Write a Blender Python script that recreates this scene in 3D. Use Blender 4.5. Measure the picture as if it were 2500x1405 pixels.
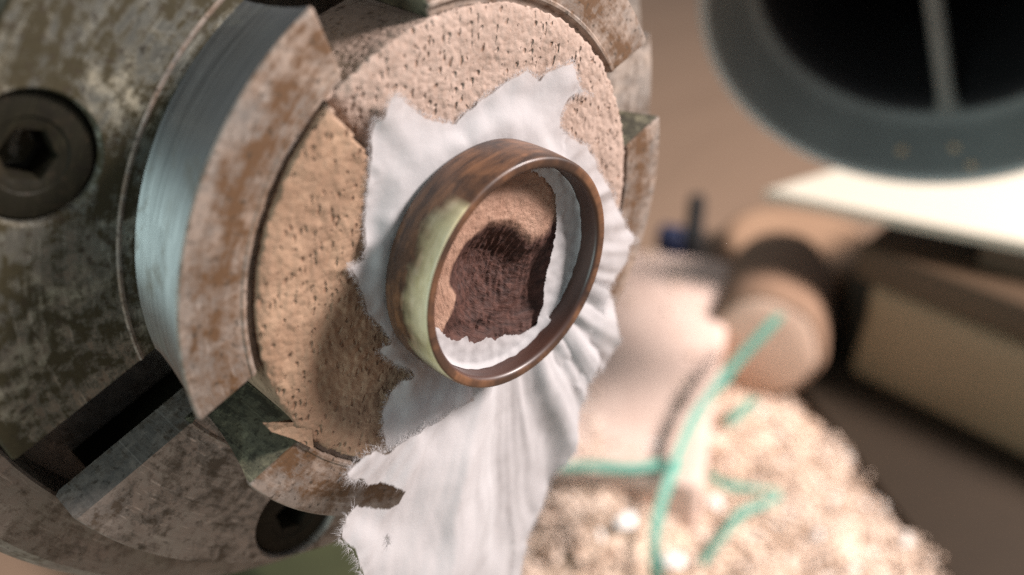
import bpy, bmesh, math, random
from mathutils import Vector, Matrix, noise
from mathutils.geometry import delaunay_2d_cdt

for o in list(bpy.data.objects):
    bpy.data.objects.remove(o)
SC = bpy.context.scene
COL = SC.collection
random.seed(7)
MM = 0.001
R = math.radians

# ------------------------------------------------------------------ camera
cam_d = bpy.data.cameras.new('camera')
cam = bpy.data.objects.new('camera', cam_d)
COL.objects.link(cam)
right = Vector((0.6951, 0.7189, 0.0)).normalized()
fwd = Vector((-0.610, 0.589, -0.530)).normalized()
upv = right.cross(fwd)
right = fwd.cross(upv)
rot = Matrix((right, upv, -fwd)).transposed()
cam.matrix_world = Matrix.Translation(Vector((60.53, -52.40, 45.42)) * MM) @ rot.to_4x4()
cam_d.sensor_fit = 'HORIZONTAL'
cam_d.sensor_width = 5.0
cam_d.lens = 2418.7 / 2500 * 5.0
cam_d.clip_start = 0.002
cam_d.clip_end = 50
cam_d.dof.use_dof = True
cam_d.dof.focus_distance = 0.089
cam_d.dof.aperture_fstop = 2.1
SC.camera = cam

# ------------------------------------------------------------------ light
world = bpy.data.worlds.new('World')
SC.world = world
world.use_nodes = True
bg = world.node_tree.nodes['Background']
bg.inputs[0].default_value = (0.93, 0.96, 1.0, 1)
bg.inputs[1].default_value = 0.21


def area(name, loc, target, sx, sy, power, col):
    l = bpy.data.lights.new(name, 'AREA')
    l.shape = 'RECTANGLE'
    l.size, l.size_y = sx, sy
    l.energy = power
    l.color = col
    o = bpy.data.objects.new(name, l)
    COL.objects.link(o)
    loc = Vector(loc)
    o.location = loc
    o.rotation_euler = (Vector(target) - loc).to_track_quat('-Z', 'Y').to_euler()
    return o


area('bench_lamp', (0.33, 0.38, 0.34), (-0.05, 0.10, -0.10), 0.14, 0.14, 9.4, (1.0, 0.885, 0.845))
area('window_light', (0.14, -0.80, -0.02), (0, 0, 0), 0.24, 0.50, 2.9, (0.78, 0.99, 0.98))

SC.view_settings.view_transform = 'Standard'
SC.view_settings.look = 'None'
SC.view_settings.exposure = 0.4
SC.view_settings.gamma = 1.0
SC.view_settings.use_curve_mapping = False
SC.render.engine = 'CYCLES'
SC.cycles.use_denoising = False
SC.cycles.max_bounces = 8
SC.cycles.sample_clamp_indirect = 4

# chuck frame (x right, y up, z out of the chuck along the lathe axis) -> world
MC = Matrix(((0, 0, 1), (0.9402, 0.3405, 0), (-0.3405, 0.9402, 0))).to_4x4()


# ------------------------------------------------------------------ helpers
def mesh_obj(name, verts, faces, mat=None, parent=None, smooth=True, scale=MM, chuck=False):
    me = bpy.data.meshes.new(name)
    me.from_pydata([Vector(v) * scale for v in verts], [], faces)
    me.update()
    if smooth:
        me.polygons.foreach_set('use_smooth', [True] * len(me.polygons))
    if mat:
        me.materials.append(mat)
    o = bpy.data.objects.new(name, me)
    COL.objects.link(o)
    if parent:
        o.parent = parent
    elif chuck:
        o.matrix_world = MC
    return o


def sharp(o, deg=35):
    o.data.set_sharp_from_angle(angle=R(deg))
    return o


def empty(name, loc=(0, 0, 0), mat=None):
    o = bpy.data.objects.new(name, None)
    COL.objects.link(o)
    o.empty_display_size = 0.01
    if mat is not None:
        o.matrix_world = mat
    else:
        o.location = Vector(loc) * MM
    return o


def tag(o, label=None, cat=None, group=None, kind=None):
    if label: o['label'] = label
    if cat: o['category'] = cat
    if group: o['group'] = group
    if kind: o['kind'] = kind
    return o


def fix_normals(o):
    bm = bmesh.new()
    bm.from_mesh(o.data)
    bmesh.ops.recalc_face_normals(bm, faces=bm.faces)
    bm.to_mesh(o.data)
    bm.free()
    return o


def lathe(profile, n=128, closed=True, a0=None, a1=None, cx=0, cy=0):
    """revolve (r,z) profile about z"""
    V, F = [], []
    m = len(profile)
    for i in range(n):
        a = 2 * math.pi * i / n
        for r, z in profile:
            V.append((cx + r * math.cos(a), cy + r * math.sin(a), z))
    for i in range(n):
        j = (i + 1) % n
        for k in range(m if closed else m - 1):
            l = (k + 1) % m
            F.append((i * m + k, j * m + k, j * m + l, i * m + l))
    return V, F


def box_verts(x0, x1, y0, y1, z0, z1):
    return [(x0, y0, z0), (x1, y0, z0), (x1, y1, z0), (x0, y1, z0), (x0, y0, z1), (x1, y0, z1), (x1, y1, z1), (x0, y1, z1)]


BOXF = [(0, 3, 2, 1), (4, 5, 6, 7), (0, 1, 5, 4), (1, 2, 6, 5), (2, 3, 7, 6), (3, 0, 4, 7)]


def bevel_box(name, size, mat, loc, rz=0, bev=1.0, parent=None, wob=0.0, ry=0):
    bm = bmesh.new()
    sx, sy, sz = size
    vs = [bm.verts.new(Vector(v) * MM) for v in box_verts(-sx / 2, sx / 2, -sy / 2, sy / 2, 0, sz)]
    for f in BOXF: bm.faces.new([vs[i] for i in f])
    bmesh.ops.subdivide_edges(bm, edges=bm.edges[:], cuts=2, use_grid_fill=True)
    if wob:
        for v in bm.verts:
            v.co += Vector(noise.noise_vector(v.co * 40 + Vector(loc) * .01)) * wob * MM
    es = [e for e in bm.edges if e.calc_face_angle(0) > .6]
    bmesh.ops.bevel(bm, geom=es, offset=bev * MM, segments=3, affect='EDGES', profile=.5)
    me = bpy.data.meshes.new(name)
    bm.to_mesh(me); bm.free()
    me.polygons.foreach_set('use_smooth', [True] * len(me.polygons))
    me.set_sharp_from_angle(angle=R(40))
    me.materials.append(mat)
    o = bpy.data.objects.new(name, me)
    COL.objects.link(o)
    o.location = Vector(loc) * MM
    o.rotation_euler = (0, R(ry), R(rz))
    if parent: o.parent = parent
    return o


# ------------------------------------------------------------------ material kit
class NT:
    def __init__(s, name):
        s.m = bpy.data.materials.new(name)
        s.m.use_nodes = True
        s.t = s.m.node_tree
        s.b = s.t.nodes['Principled BSDF']
        s.out = s.t.nodes['Material Output']
        s.tc = s.t.nodes.new('ShaderNodeTexCoord')
        s.co = s.tc.outputs['Object']

    def n(s, typ, **kw):
        nd = s.t.nodes.new(typ)
        for k, v in kw.items(): setattr(nd, k, v)
        return nd

    def l(s, a, b): s.t.links.new(a, b)

    def map(s, scale=(1, 1, 1), rot=(0, 0, 0), src=None):
        m = s.n('ShaderNodeMapping')
        m.inputs['Scale'].default_value = scale
        m.inputs['Rotation'].default_value = rot
        s.l(src or s.co, m.inputs['Vector'])
        return m.outputs[0]

    def noise(s, scale, detail=4, rough=.6, vec=None, dist=0.0):
        t = s.n('ShaderNodeTexNoise')
        t.inputs['Scale'].default_value = scale
        t.inputs['Detail'].default_value = detail
        t.inputs['Roughness'].default_value = rough
        t.inputs['Distortion'].default_value = dist
        s.l(vec or s.co, t.inputs['Vector'])
        return t.outputs[0]

    def vor(s, scale, vec=None, feat='F1', out='Distance', rnd=1.0):
        t = s.n('ShaderNodeTexVoronoi', feature=feat)
        t.inputs['Scale'].default_value = scale
        t.inputs['Randomness'].default_value = rnd
        s.l(vec or s.co, t.inputs['Vector'])
        return t.outputs[out]

    def ramp(s, f, lo, hi, c0=(0, 0, 0), c1=(1, 1, 1)):
        r = s.n('ShaderNodeValToRGB')
        r.color_ramp.elements[0].position = lo
        r.color_ramp.elements[1].position = hi
        r.color_ramp.elements[0].color = (*c0, 1)
        r.color_ramp.elements[1].color = (*c1, 1)
        s.l(f, r.inputs[0])
        return r.outputs[0]

    def mix(s, f, a, b):
        m = s.n('ShaderNodeMix', data_type='RGBA')
        for sock, v in ((m.inputs[0], f), (m.inputs[6], a), (m.inputs[7], b)):
            if isinstance(v, (int, float)): sock.default_value = v
            elif isinstance(v, tuple): sock.default_value = (*v, 1)
            else: s.l(v, sock)
        return m.outputs[2]

    def math(s, op, a, b=0.0):
        m = s.n('ShaderNodeMath', operation=op)
        for sock, v in zip(m.inputs, (a, b)):
            if isinstance(v, (int, float)): sock.default_value = v
            else: s.l(v, sock)
        return m.outputs[0]

    def set(s, k, v):
        if isinstance(v, (int, float)): s.b.inputs[k].default_value = v
        elif isinstance(v, tuple): s.b.inputs[k].default_value = (*v, 1)
        else: s.l(v, s.b.inputs[k])

    def bump(s, h, strength=.5, dist=.0002, nrm=None):
        b = s.n('ShaderNodeBump')
        b.inputs['Strength'].default_value = strength
        b.inputs['Distance'].default_value = dist
        s.l(h, b.inputs['Height'])
        if nrm: s.l(nrm, b.inputs['Normal'])
        s.l(b.outputs[0], s.b.inputs['Normal'])
        return b.outputs[0]


def mat_steel(name, base, dust, dustlo, dusthi, stain, stlo, sthi, rough=.42, metal=.85, speck=0.0, seed=0.0, spec=.5, rustr=0):
    k = NT(name)
    mp = k.n('ShaderNodeMapping'); mp.inputs['Location'].default_value = (seed, seed * .7, seed * .3)
    k.l(k.co, mp.inputs[0]); v = mp.outputs[0]
    big = k.noise(110, 6, .62, v, .4)
    fine = k.noise(620, 5, .7, v)
    vf = k.noise(2600, 3, .7, v)
    c0 = k.mix(vf, tuple(x * .72 for x in base), tuple(x * 1.2 for x in base))
    fd = k.ramp(k.math('ADD', k.math('MULTIPLY', big, .6), k.math('MULTIPLY', fine, .4)), dustlo, dusthi)
    sx = k.n('ShaderNodeSeparateXYZ'); k.l(k.co, sx.inputs[0])
    rad = k.math('SQRT', k.math('ADD', k.math('POWER', sx.outputs[0], 2.0), k.math('POWER', sx.outputs[1], 2.0)))
    cm = k.n('ShaderNodeCombineXYZ')
    k.l(k.math('MULTIPLY', rad, 1000.0), cm.inputs[0])
    k.l(k.math('MULTIPLY', k.math('ARCTAN2', sx.outputs[1], k.math('MULTIPLY', sx.outputs[0], -1.0)), 3.0), cm.inputs[1])
    cm.inputs[2].default_value = seed
    strk = k.noise(1.6, 5, .65, cm.outputs[0], .3)
    c0 = k.mix(k.ramp(strk, .35, .70), tuple(x * .62 for x in base), c0)
    c0 = k.mix(k.math('MULTIPLY', k.ramp(k.noise(3.1, 3, .5, cm.outputs[0]), .60, .68), .5), c0, tuple(min(1, x * 1.9) for x in base))
    c1 = k.mix(fd, c0, k.mix(fine, tuple(x * .8 for x in dust), dust))
    big2 = k.noise(190, 6, .7, k.map((1, 1, 1), (0.4, .2, 1.1), v), .8)
    sp = k.math('ADD', k.math('ADD', k.math('MULTIPLY', big2, .45), k.math('MULTIPLY', k.noise(900, 4, .7, v), .30)), k.math('MULTIPLY', strk, .25))
    if rustr:
        sp = k.math('ADD', sp, k.math('MULTIPLY', k.math('SUBTRACT', k.math('ABSOLUTE', k.math('SUBTRACT', k.math('MULTIPLY', rad, 1000.0), rustr)), 1.6), -.035))
    fs = k.ramp(sp, stlo, sthi)
    c2 = k.mix(fs, c1, k.mix(vf, tuple(x * .5 for x in stain), stain))
    if speck:
        q = k.ramp(k.noise(1500, 2, .5, v), .60, .70)
        c2 = k.mix(k.math('MULTIPLY', q, speck), c2, (.03, .022, .014))
    k.set('Base Color', c2)
    k.set('Specular IOR Level', spec)
    dirty = k.math('MAXIMUM', fd, fs)
    k.set('Metallic', k.math('MULTIPLY', k.math('SUBTRACT', 1.0, k.math('MULTIPLY', dirty, .85)), metal))
    k.set('Roughness', k.math('ADD', k.math('MULTIPLY', dirty, .30), k.math('ADD', rough - .06, k.math('MULTIPLY', fine, .12))))
    k.bump(k.math('ADD', k.math('MULTIPLY', fine, .6), k.math('MULTIPLY', fs, .5)), .35, .00012)
    return k.m


M_base = mat_steel('worn_steel_plate', (.19, .19, .165), (.24, .22, .165), .50, .62, (.045, .037, .018), .45, .53, .40, .7, .7, 3.0, .25)
M_base2 = mat_steel('worn_steel_plate_rusty', (.34, .315, .29), (.30, .245, .20), .44, .64, (.10, .072, .05), .47, .57, .45, .6, .5, 1.3)
M_face = mat_steel('rust_stained_jaw_steel', (.30, .275, .25), (.28, .215, .17), .38, .60, (.115, .060, .026), .44, .57, .44, .6, .7, 0.0, .4, 25.2)
M_body = mat_steel('chuck_body_steel', (.28, .255, .23), (.25, .21, .165), .42, .65, (.085, .058, .035), .49, .62, .48, .6, .4, 5.5)
M_head = mat_steel('blackened_screw_steel', (.013, .012, .007), (.028, .021, .011), .54, .72, (.008, .006, .004), .5, .62, .6, .05, .3, 8.0, .12)


def mat_turned():
    k = NT('turned_bright_steel')
    sep = k.n('ShaderNodeSeparateXYZ'); k.l(k.co, sep.inputs[0])
    rr = k.math('SQRT', k.math('ADD', k.math('POWER', sep.outputs[0], 2.0), k.math('POWER', sep.outputs[1], 2.0)))
    cmb = k.n('ShaderNodeCombineXYZ')
    k.l(k.math('MULTIPLY', rr, 3000), cmb.inputs[0])
    k.l(k.math('MULTIPLY', sep.outputs[2], 3000), cmb.inputs[1])
    k.l(k.math('MULTIPLY', k.math('ARCTAN2', sep.outputs[1], sep.outputs[0]), 2.0), cmb.inputs[2])
    f = k.noise(1.2, 4, .7, cmb.outputs[0])
    g = k.noise(260, 5, .65)
    st = k.ramp(k.noise(150, 5, .7, None, .6), .52, .68)
    c = k.mix(k.ramp(f, .3, .7), (.20, .21, .21), (.50, .52, .52))
    c = k.mix(k.math('MULTIPLY', st, .6), c, (.13, .10, .06))
    k.set('Base Color', c)
    k.set('Metallic', k.math('SUBTRACT', .95, k.math('MULTIPLY', st, .5)))
    k.set('Roughness', k.math('ADD', .42, k.math('MULTIPLY', g, .16)))
    k.bump(f, .2, .00006)
    k.set('Anisotropic', .95)
    vt = k.n('ShaderNodeVectorTransform', vector_type='VECTOR', convert_from='OBJECT', convert_to='WORLD')
    vt.inputs[0].default_value = (0, 0, 1)
    k.l(vt.outputs[0], k.b.inputs['Tangent'])
    return k.m


M_wall = mat_turned()
M_end = mat_steel('reflection_tint_end_steel', (.22, .21, .15), (.29, .27, .175), .46, .60, (.055, .052, .035), .46, .56, .5, .5, .6, 2.2, .4)  # end faces tinted yellow-green to imitate light reflected off plain steel


def mat_wood_face():
    k = NT('pale_porous_wood')
    at = k.n('ShaderNodeAttribute', attribute_name='tone')
    v = k.map((1, .55, 1), (0, 0, R(-32)))
    vw = k.n('ShaderNodeVectorMath', operation='ADD')
    nz = k.n('ShaderNodeTexNoise'); nz.inputs['Scale'].default_value = 900
    k.l(k.co, nz.inputs['Vector'])
    sc = k.n('ShaderNodeVectorMath', operation='SCALE'); sc.inputs['Scale'].default_value = .0007
    k.l(nz.outputs[1], sc.inputs[0]); k.l(v, vw.inputs[0]); k.l(sc.outputs[0], vw.inputs[1])
    vo = k.n('ShaderNodeTexVoronoi'); vo.inputs['Scale'].default_value = 1900
    k.l(vw.outputs[0], vo.inputs['Vector'])
    sepc = k.n('ShaderNodeSeparateColor'); k.l(vo.outputs['Color'], sepc.inputs[0])
    dens = k.noise(140, 3, .5)
    thr = k.math('MULTIPLY', k.math('GREATER_THAN', k.math('ADD', sepc.outputs[0], k.math('MULTIPLY', k.math('SUBTRACT', dens, .5), 1.2)), .52), 1.0)
    pore = k.math('MULTIPLY', k.ramp(vo.outputs['Distance'], .10, .42, (1, 1, 1), (0, 0, 0)), thr)
    big = k.noise(130, 5, .6)
    fine = k.noise(2100, 4, .7)
    big = k.math('ADD', k.math('MULTIPLY', big, .6), k.math('MULTIPLY', k.noise(420, 4, .65), .4))
    c = k.mix(k.ramp(big, .3, .7), (.21, .148, .114), (.36, .278, .232))
    c = k.mix(k.math('MULTIPLY', k.ramp(fine, .35, .75), .45), c, (.42, .345, .30))
    tint = k.mix(k.ramp(k.noise(240, 5, .65), .45, .65), (.20, .122, .072), (.31, .205, .13))
    c = k.mix(k.math('MULTIPLY', at.outputs['Fac'], .8), c, tint)
    c = k.mix(k.math('MULTIPLY', pore, k.math('MULTIPLY', sepc.outputs[1], .9)), c, (.16, .085, .05))
    k.set('Base Color', c)
    k.set('Roughness', .85)
    k.set('Specular IOR Level', .2)
    gran = k.vor(1500, None, 'F1')
    h = k.math('SUBTRACT', k.math('ADD', k.math('ADD', k.math('MULTIPLY', fine, .35), k.math('MULTIPLY', gran, -.45)), k.math('MULTIPLY', k.noise(700, 4, .6), .5)), k.math('MULTIPLY', pore, 1.3))
    k.bump(h, .9, .00022)
    return k.m


M_wood = mat_wood_face()


def mat_spigot():
    k = NT('spigot_end_wood')
    at = k.n('ShaderNodeAttribute', attribute_name='stain')  # holds wood stain plus the hollow's painted shade
    sp3 = k.n('ShaderNodeSeparateXYZ'); k.l(k.co, sp3.inputs[0])
    ox, oy = k.math('ADD', sp3.outputs[0], -.004), k.math('ADD', sp3.outputs[1], -.0045)
    rd = k.math('SQRT', k.math('ADD', k.math('POWER', ox, 2.0), k.math('POWER', oy, 2.0)))
    pc = k.n('ShaderNodeCombineXYZ'); k.l(k.math('MULTIPLY', rd, 1000.0), pc.inputs[0])
    k.l(k.math('MULTIPLY', k.math('ARCTAN2', oy, k.math('MULTIPLY', ox, -1.0)), 2.5), pc.inputs[1])
    fib = k.noise(1.9, 6, .72, pc.outputs[0], .4)
    fine = k.noise(1700, 4, .7)
    c = k.mix(k.noise(330, 5, .7), (.19, .088, .055), (.32, .205, .15))
    c = k.mix(k.math('MULTIPLY', fine, .35), c, (.38, .28, .21))
    d = k.mix(k.ramp(fib, .3, .7), (.014, .006, .005), (.08, .035, .026))
    c = k.mix(k.ramp(at.outputs['Fac'], .3, .7), c, d)
    k.set('Base Color', c)
    k.set('Roughness', .7)
    k.set('Specular IOR Level', .3)
    k.bump(k.math('ADD', fib, k.math('MULTIPLY', fine, .5)), .8, .0003)
    return k.m


M_spig = mat_spigot()


def mat_ring():
    k = NT('lacquered_brown_ring_wood')
    sep = k.n('ShaderNodeSeparateXYZ'); k.l(k.co, sep.inputs[0])
    cmb = k.n('ShaderNodeCombineXYZ')
    k.l(k.math('MULTIPLY', k.math('ARCTAN2', sep.outputs[1], sep.outputs[0]), 1.0), cmb.inputs[0])
    k.l(k.math('MULTIPLY', sep.outputs[2], 520), cmb.inputs[1])
    f = k.noise(2.2, 6, .65, cmb.outputs[0], .6)
    pat = k.noise(230, 4, .6)
    c = k.mix(k.ramp(f, .34, .68), (.020, .008, .004), (.17, .078, .036))
    c = k.mix(k.math('MULTIPLY', k.ramp(pat, .46, .60), .75), c, (.016, .007, .004))
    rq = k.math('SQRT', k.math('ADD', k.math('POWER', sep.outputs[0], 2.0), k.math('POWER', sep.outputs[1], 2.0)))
    c = k.mix(k.ramp(k.math('SUBTRACT', k.math('MULTIPLY', rq, 1000), 10.0), .0, .2, (1, 1, 1), (0, 0, 0)), c, k.mix(f, (.016, .006, .005), (.06, .022, .012)))  # inner wall painted darker, standing in for its shade
    # pale greenish streak running along the front edge on one side
    an = k.math('ARCTAN2', sep.outputs[1], k.math('MULTIPLY', sep.outputs[0], -1.0))   # 0 = left side
    wob = k.math('MULTIPLY', k.math('SUBTRACT', k.noise(300, 3, .6), .5), .8)
    inang = k.math('MULTIPLY', k.ramp(k.math('ADD', k.math('MULTIPLY', an, .25), .5), .235, .27), k.ramp(k.math('ADD', k.math('MULTIPLY', an, .25), .5), .650, .668, (1, 1, 1), (0, 0, 0)))
    zz = k.math('ADD', k.math('MULTIPLY', sep.outputs[2], 1000 / 5.1), wob)              # 0.5 back .. 1.5 front
    band = k.math('MULTIPLY', k.ramp(k.math('SUBTRACT', zz, .5), .36, .92), inang)
    rr = k.math('SQRT', k.math('ADD', k.math('POWER', sep.outputs[0], 2.0), k.math('POWER', sep.outputs[1], 2.0)))
    band = k.math('MULTIPLY', band, k.ramp(k.math('SUBTRACT', k.math('MULTIPLY', rr, 1000), 10.0), .84, .9))
    c = k.mix(band, c, k.mix(k.ramp(f, .3, .7), (.44, .38, .19), (.66, .60, .42)))
    k.set('Base Color', c)
    k.set('Roughness', .5)
    k.set('Coat Weight', .3)
    k.set('Coat Roughness', .28)
    k.bump(f, .12, .0001)
    return k.m


M_ring = mat_ring()


def mat_tissue():
    k = NT('white_tissue_paper')
    t = k.t
    fib = k.noise(900, 5, .75, k.map((1, .35, 1), (0, 0, R(-14))))
    fine = k.noise(3200, 3, .7)
    big = k.noise(150, 4, .6)
    c = k.mix(big, (.50, .495, .505), (.58, .58, .59))
    k.set('Base Color', c)
    k.set('Roughness', .95)
    k.set('Specular IOR Level', .08)
    nb = k.bump(k.math('ADD', k.math('ADD', fib, k.math('MULTIPLY', fine, .6)), k.math('MULTIPLY', big, .4)), .22, .00015)
    tr = k.n('ShaderNodeBsdfTranslucent')
    k.l(c, tr.inputs['Color']); k.l(nb, tr.inputs['Normal'])
    mx = k.n('ShaderNodeMixShader'); mx.inputs[0].default_value = .42
    k.l(k.b.outputs[0], mx.inputs[1]); k.l(tr.outputs[0], mx.inputs[2])
    ea = k.n('ShaderNodeAttribute', attribute_name='edge')
    af = k.math('ADD', ea.outputs['Fac'], k.math('MULTIPLY', k.math('SUBTRACT', fib, .5), 1.5))
    af = k.ramp(af, .30, .62)
    tp = k.n('ShaderNodeBsdfTransparent')
    m2 = k.n('ShaderNodeMixShader')
    k.l(af, m2.inputs[0]); k.l(tp.outputs[0], m2.inputs[1]); k.l(mx.outputs[0], m2.inputs[2])
    k.l(m2.outputs[0], k.out.inputs['Surface'])
    return k.m


M_tis = mat_tissue()


def mat_grain(name, c0, c1, scale=60, stretch=(1, .12, 1), rough=.7, rz=0, fine=600):
    k = NT(name)
    v = k.map(stretch, (0, 0, R(rz)))
    f = k.noise(scale, 6, .62, v, .7)
    g = k.noise(fine, 4, .6, v)
    c = k.mix(k.math('ADD', k.math('MULTIPLY', f, .7), k.math('MULTIPLY', g, .3)), c0, c1)
    k.set('Base Color', c)
    k.set('Roughness', rough)
    k.set('Specular IOR Level', .3)
    k.bump(g, .3, .0003)
    return k.m


def mat_plain(name, c, rough=.5, metal=0, var=.25, scale=200, coat=0):
    k = NT(name)
    f = k.noise(scale, 5, .65)
    k.set('Base Color', k.mix(f, tuple(x * (1 - var) for x in c), tuple(min(1, x * (1 + var)) for x in c)))
    k.set('Roughness', rough)
    k.set('Metallic', metal)
    k.set('Coat Weight', coat)
    k.bump(f, .2, .0002)
    return k.m


# ------------------------------------------------------------------ setting: the bench
M_bench = mat_grain('brown_bench_wood', (.135, .09, .06), (.27, .185, .128), 14, (1, .12, 1), .6, 42, 260)
bench = mesh_obj('bench_top', box_verts(-1500, 900, -500, 1700, -200, -162), BOXF, M_bench, smooth=False)
tag(bench, kind='structure')

# ------------------------------------------------------------------ the chuck
PHI = 219.1
G = 9.26
chuck = empty('lathe_chuck', mat=MC)
tag(chuck, 'worn rust-stained four-jaw steel lathe chuck gripping the pale wooden disc', 'chuck')


def sector(profile, ac, nseg=40, gap=G):
    """closed (r,z) profile swept through one jaw's sector, ends cut parallel to the gaps"""
    V, F = [], []
    m = len(profile)
    for i in range(nseg + 1):
        t = -1 + 2 * i / nseg
        for r, z in profile:
            hr = math.pi / 4 - math.asin(min(.999, gap / 2 / r))
            a = R(ac) + t * hr
            V.append((r * math.cos(a), r * math.sin(a), z))
    for i in range(nseg):
        for k in range(m):
            l = (k + 1) % m
            F.append((i * m + k, (i + 1) * m + k, (i + 1) * m + l, i * m + l))
    F.append(tuple(range(m)))
    F.append(tuple(reversed(range(nseg * m, nseg * m + m))))
    return V, F


body_prof = [(0, -24), (40.6, -24), (40.75, -18.2), (41, -18), (46.6, -18), (47.1, -18.3), (47.6, -19), (48.4, -20.5), (48.6, -22), (48.6, -52), (47, -54), (26, -55), (22, -56), (22, -150), (0, -150)]
V, F = lathe(body_prof, 160, closed=False)
bd = mesh_obj('body', V, F, M_body, chuck)
fix_normals(bd); sharp(bd, 30)

base_prof = [(21, -15.4), (39.9, -15.4), (40.4, -15.0), (40.4, -11.25), (40.28, -10.97), (40.0, -10.85), (21, -10.85)]
grip_prof = [(28.1, -12), (28.1, -10.80), (27.95, -10.70), (27.7, -10.78), (27.35, -11.2), (26.75, -11.25), (26.5, -10.8), (26.55, -9.6), (26.85, -7.2), (27.3, -4.6),
             (27.85, -2.2), (28.25, -0.9), (28.48, -.5), (28.5, -.25), (28.38, -.06), (28.2, 0), (23.35, 0), (23.2, .10), (22.95, .10), (22.8, -.05), (22.65, -.35), (22.05, -.45), (21.93, -.7), (21.93, -12)]


def screw_mesh():
    n = 60
    def hexr(a, c):
        s = math.pi / 3
        return c * math.cos(math.pi / 6) / math.cos((a % s) - s / 2)
    rings = [('c', 4.95, -3.0), ('c', 4.95, -1.0), ('c', 4.8, -.72), ('c', 4.2, -.62), ('c', 3.0, -.66), ('c', 2.85, -.78), ('c', 2.55, -.80), ('h', 2.22, -.95), ('h', 2.1, -1.2), ('h', 2.05, -3.6), ('c', .8, -4.1)]
    V, F = [], []
    for ty, r, z in rings:
        for i in range(n):
            a = 2 * math.pi * i / n + .2
            q = r if ty == 'c' else hexr(a, r)
            V.append((q * math.cos(a), q * math.sin(a), z))
    for k in range(len(rings) - 1):
        for i in range(n):
            j = (i + 1) % n
            F.append((k * n + i, k * n + j, (k + 1) * n + j, (k + 1) * n + i))
    F.append(tuple(range((len(rings) - 1) * n, len(rings) * n)))
    return V, F


SV, SF = screw_mesh()
for k in range(4):
    ac = PHI - 45 + 90 * k
    # base plate with a counterbore for its screw
    V, F = sector(base_prof, ac, 48)
    jaw = mesh_obj('jaw', V, F, M_base if k == 0 else M_base2, chuck)
    fix_normals(jaw)
    sc_a = R(ac)
    cxs, cys = 35.2 * math.cos(sc_a), 35.2 * math.sin(sc_a)
    V, F = lathe([(0, -14.6), (5.06, -14.6), (5.06, -11.2), (5.5, -10.5), (5.5, -9), (0, -9)], 64, closed=False, cx=cxs, cy=cys)
    cut = mesh_obj('cutter', V, F, None, chuck)
    bm = bmesh.new(); bm.from_mesh(cut.data)
    bmesh.ops.remove_doubles(bm, verts=bm.verts, dist=1e-6)
    bmesh.ops.recalc_face_normals(bm, faces=bm.faces)
    bm.to_mesh(cut.data); bm.free()
    md = jaw.modifiers.new('cut', 'BOOLEAN')
    md.operation = 'DIFFERENCE'; md.object = cut; md.solver = 'EXACT'
    dg = bpy.context.evaluated_depsgraph_get()
    me2 = bpy.data.meshes.new_from_object(jaw.evaluated_get(dg))
    jaw.modifiers.clear()
    jaw.data = me2
    me2.polygons.foreach_set('use_smooth', [True] * len(me2.polygons))
    sharp(jaw, 25)
    bpy.data.objects.remove(cut)
    V, F = sector([(22, -24.5), (38, -24.5), (38, -15.2), (22, -15.2)], ac, 24, G + 9)
    sldr = mesh_obj('jaw_slide', V, F, M_head, jaw); fix_normals(sldr); sharp(sldr)
    # raised gripping wall: rusty front face, turned bright outside
    V, F = sector(grip_prof, ac, 64)
    g = mesh_obj('grip_wall', V, F, M_face, jaw)
    g.data.materials.append(M_wall)
    g.data.materials.append(M_end)
    fix_normals(g)
    for p in g.data.polygons:
        c = p.center / MM
        if c.z < -.3 and math.hypot(c.x, c.y) > 24.0 and len(p.vertices) == 4: p.material_index = 1
        if len(p.vertices) > 4: p.material_index = 2
        if c.z < -10.4 and math.hypot(c.x, c.y) > 27.2: p.material_index = 0
    bm = bmesh.new(); bm.from_mesh(g.data)
    es = [e for e in bm.edges if len(e.link_faces) == 2 and any(len(f.verts) > 4 for f in e.link_faces) and abs(e.verts[0].co.z) < .0006 and abs(e.verts[1].co.z) < .0006]
    bmesh.ops.bevel(bm, geom=es, offset=.22 * MM, segments=2, affect='EDGES', profile=.5)
    bm.to_mesh(g.data); bm.free()
    sharp(g, 28)
    s = mesh_obj('screw', [(x + cxs, y + cys, z - 10.85) for x, y, z in SV], SF, M_head, jaw)
    fix_normals(s); sharp(s, 30)

# ------------------------------------------------------------------ the wooden disc with its spigot
blank = empty('wooden_jam_chuck', mat=MC)
tag(blank, 'pale porous wooden disc with short spigot clamped in the chuck jaws', 'wood blank')


def face_z(x, y):
    r = math.hypot(x, y); a = math.degrees(math.atan2(y, x)) % 360
    z = .45 + .12 * noise.noise(Vector((x * .22, y * .22, 3))) + .10 * noise.noise(Vector((x * 1.1, y * 1.1, 7))) + .07 * noise.noise(Vector((x * 2.6, y * 2.6, 1)))
    # the split: a radial crack beside the left jaw; the flake below it stands proud
    ca = 147.5 + (22 - r) * .35 + 1.2 * noise.noise(Vector((r * .4, 5, 0)))
    d = math.radians(a - ca) * r            # mm across the crack, + = lower-left side
    fade = max(0, min(1, (r - 11.5) / 3))
    if d > 0 and a < 300:
        z += fade * .55 * math.exp(-d / 9)
    elif -6 < d <= 0:
        z -= fade * 1.5 * math.exp(d / 1.3)
    return z


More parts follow.
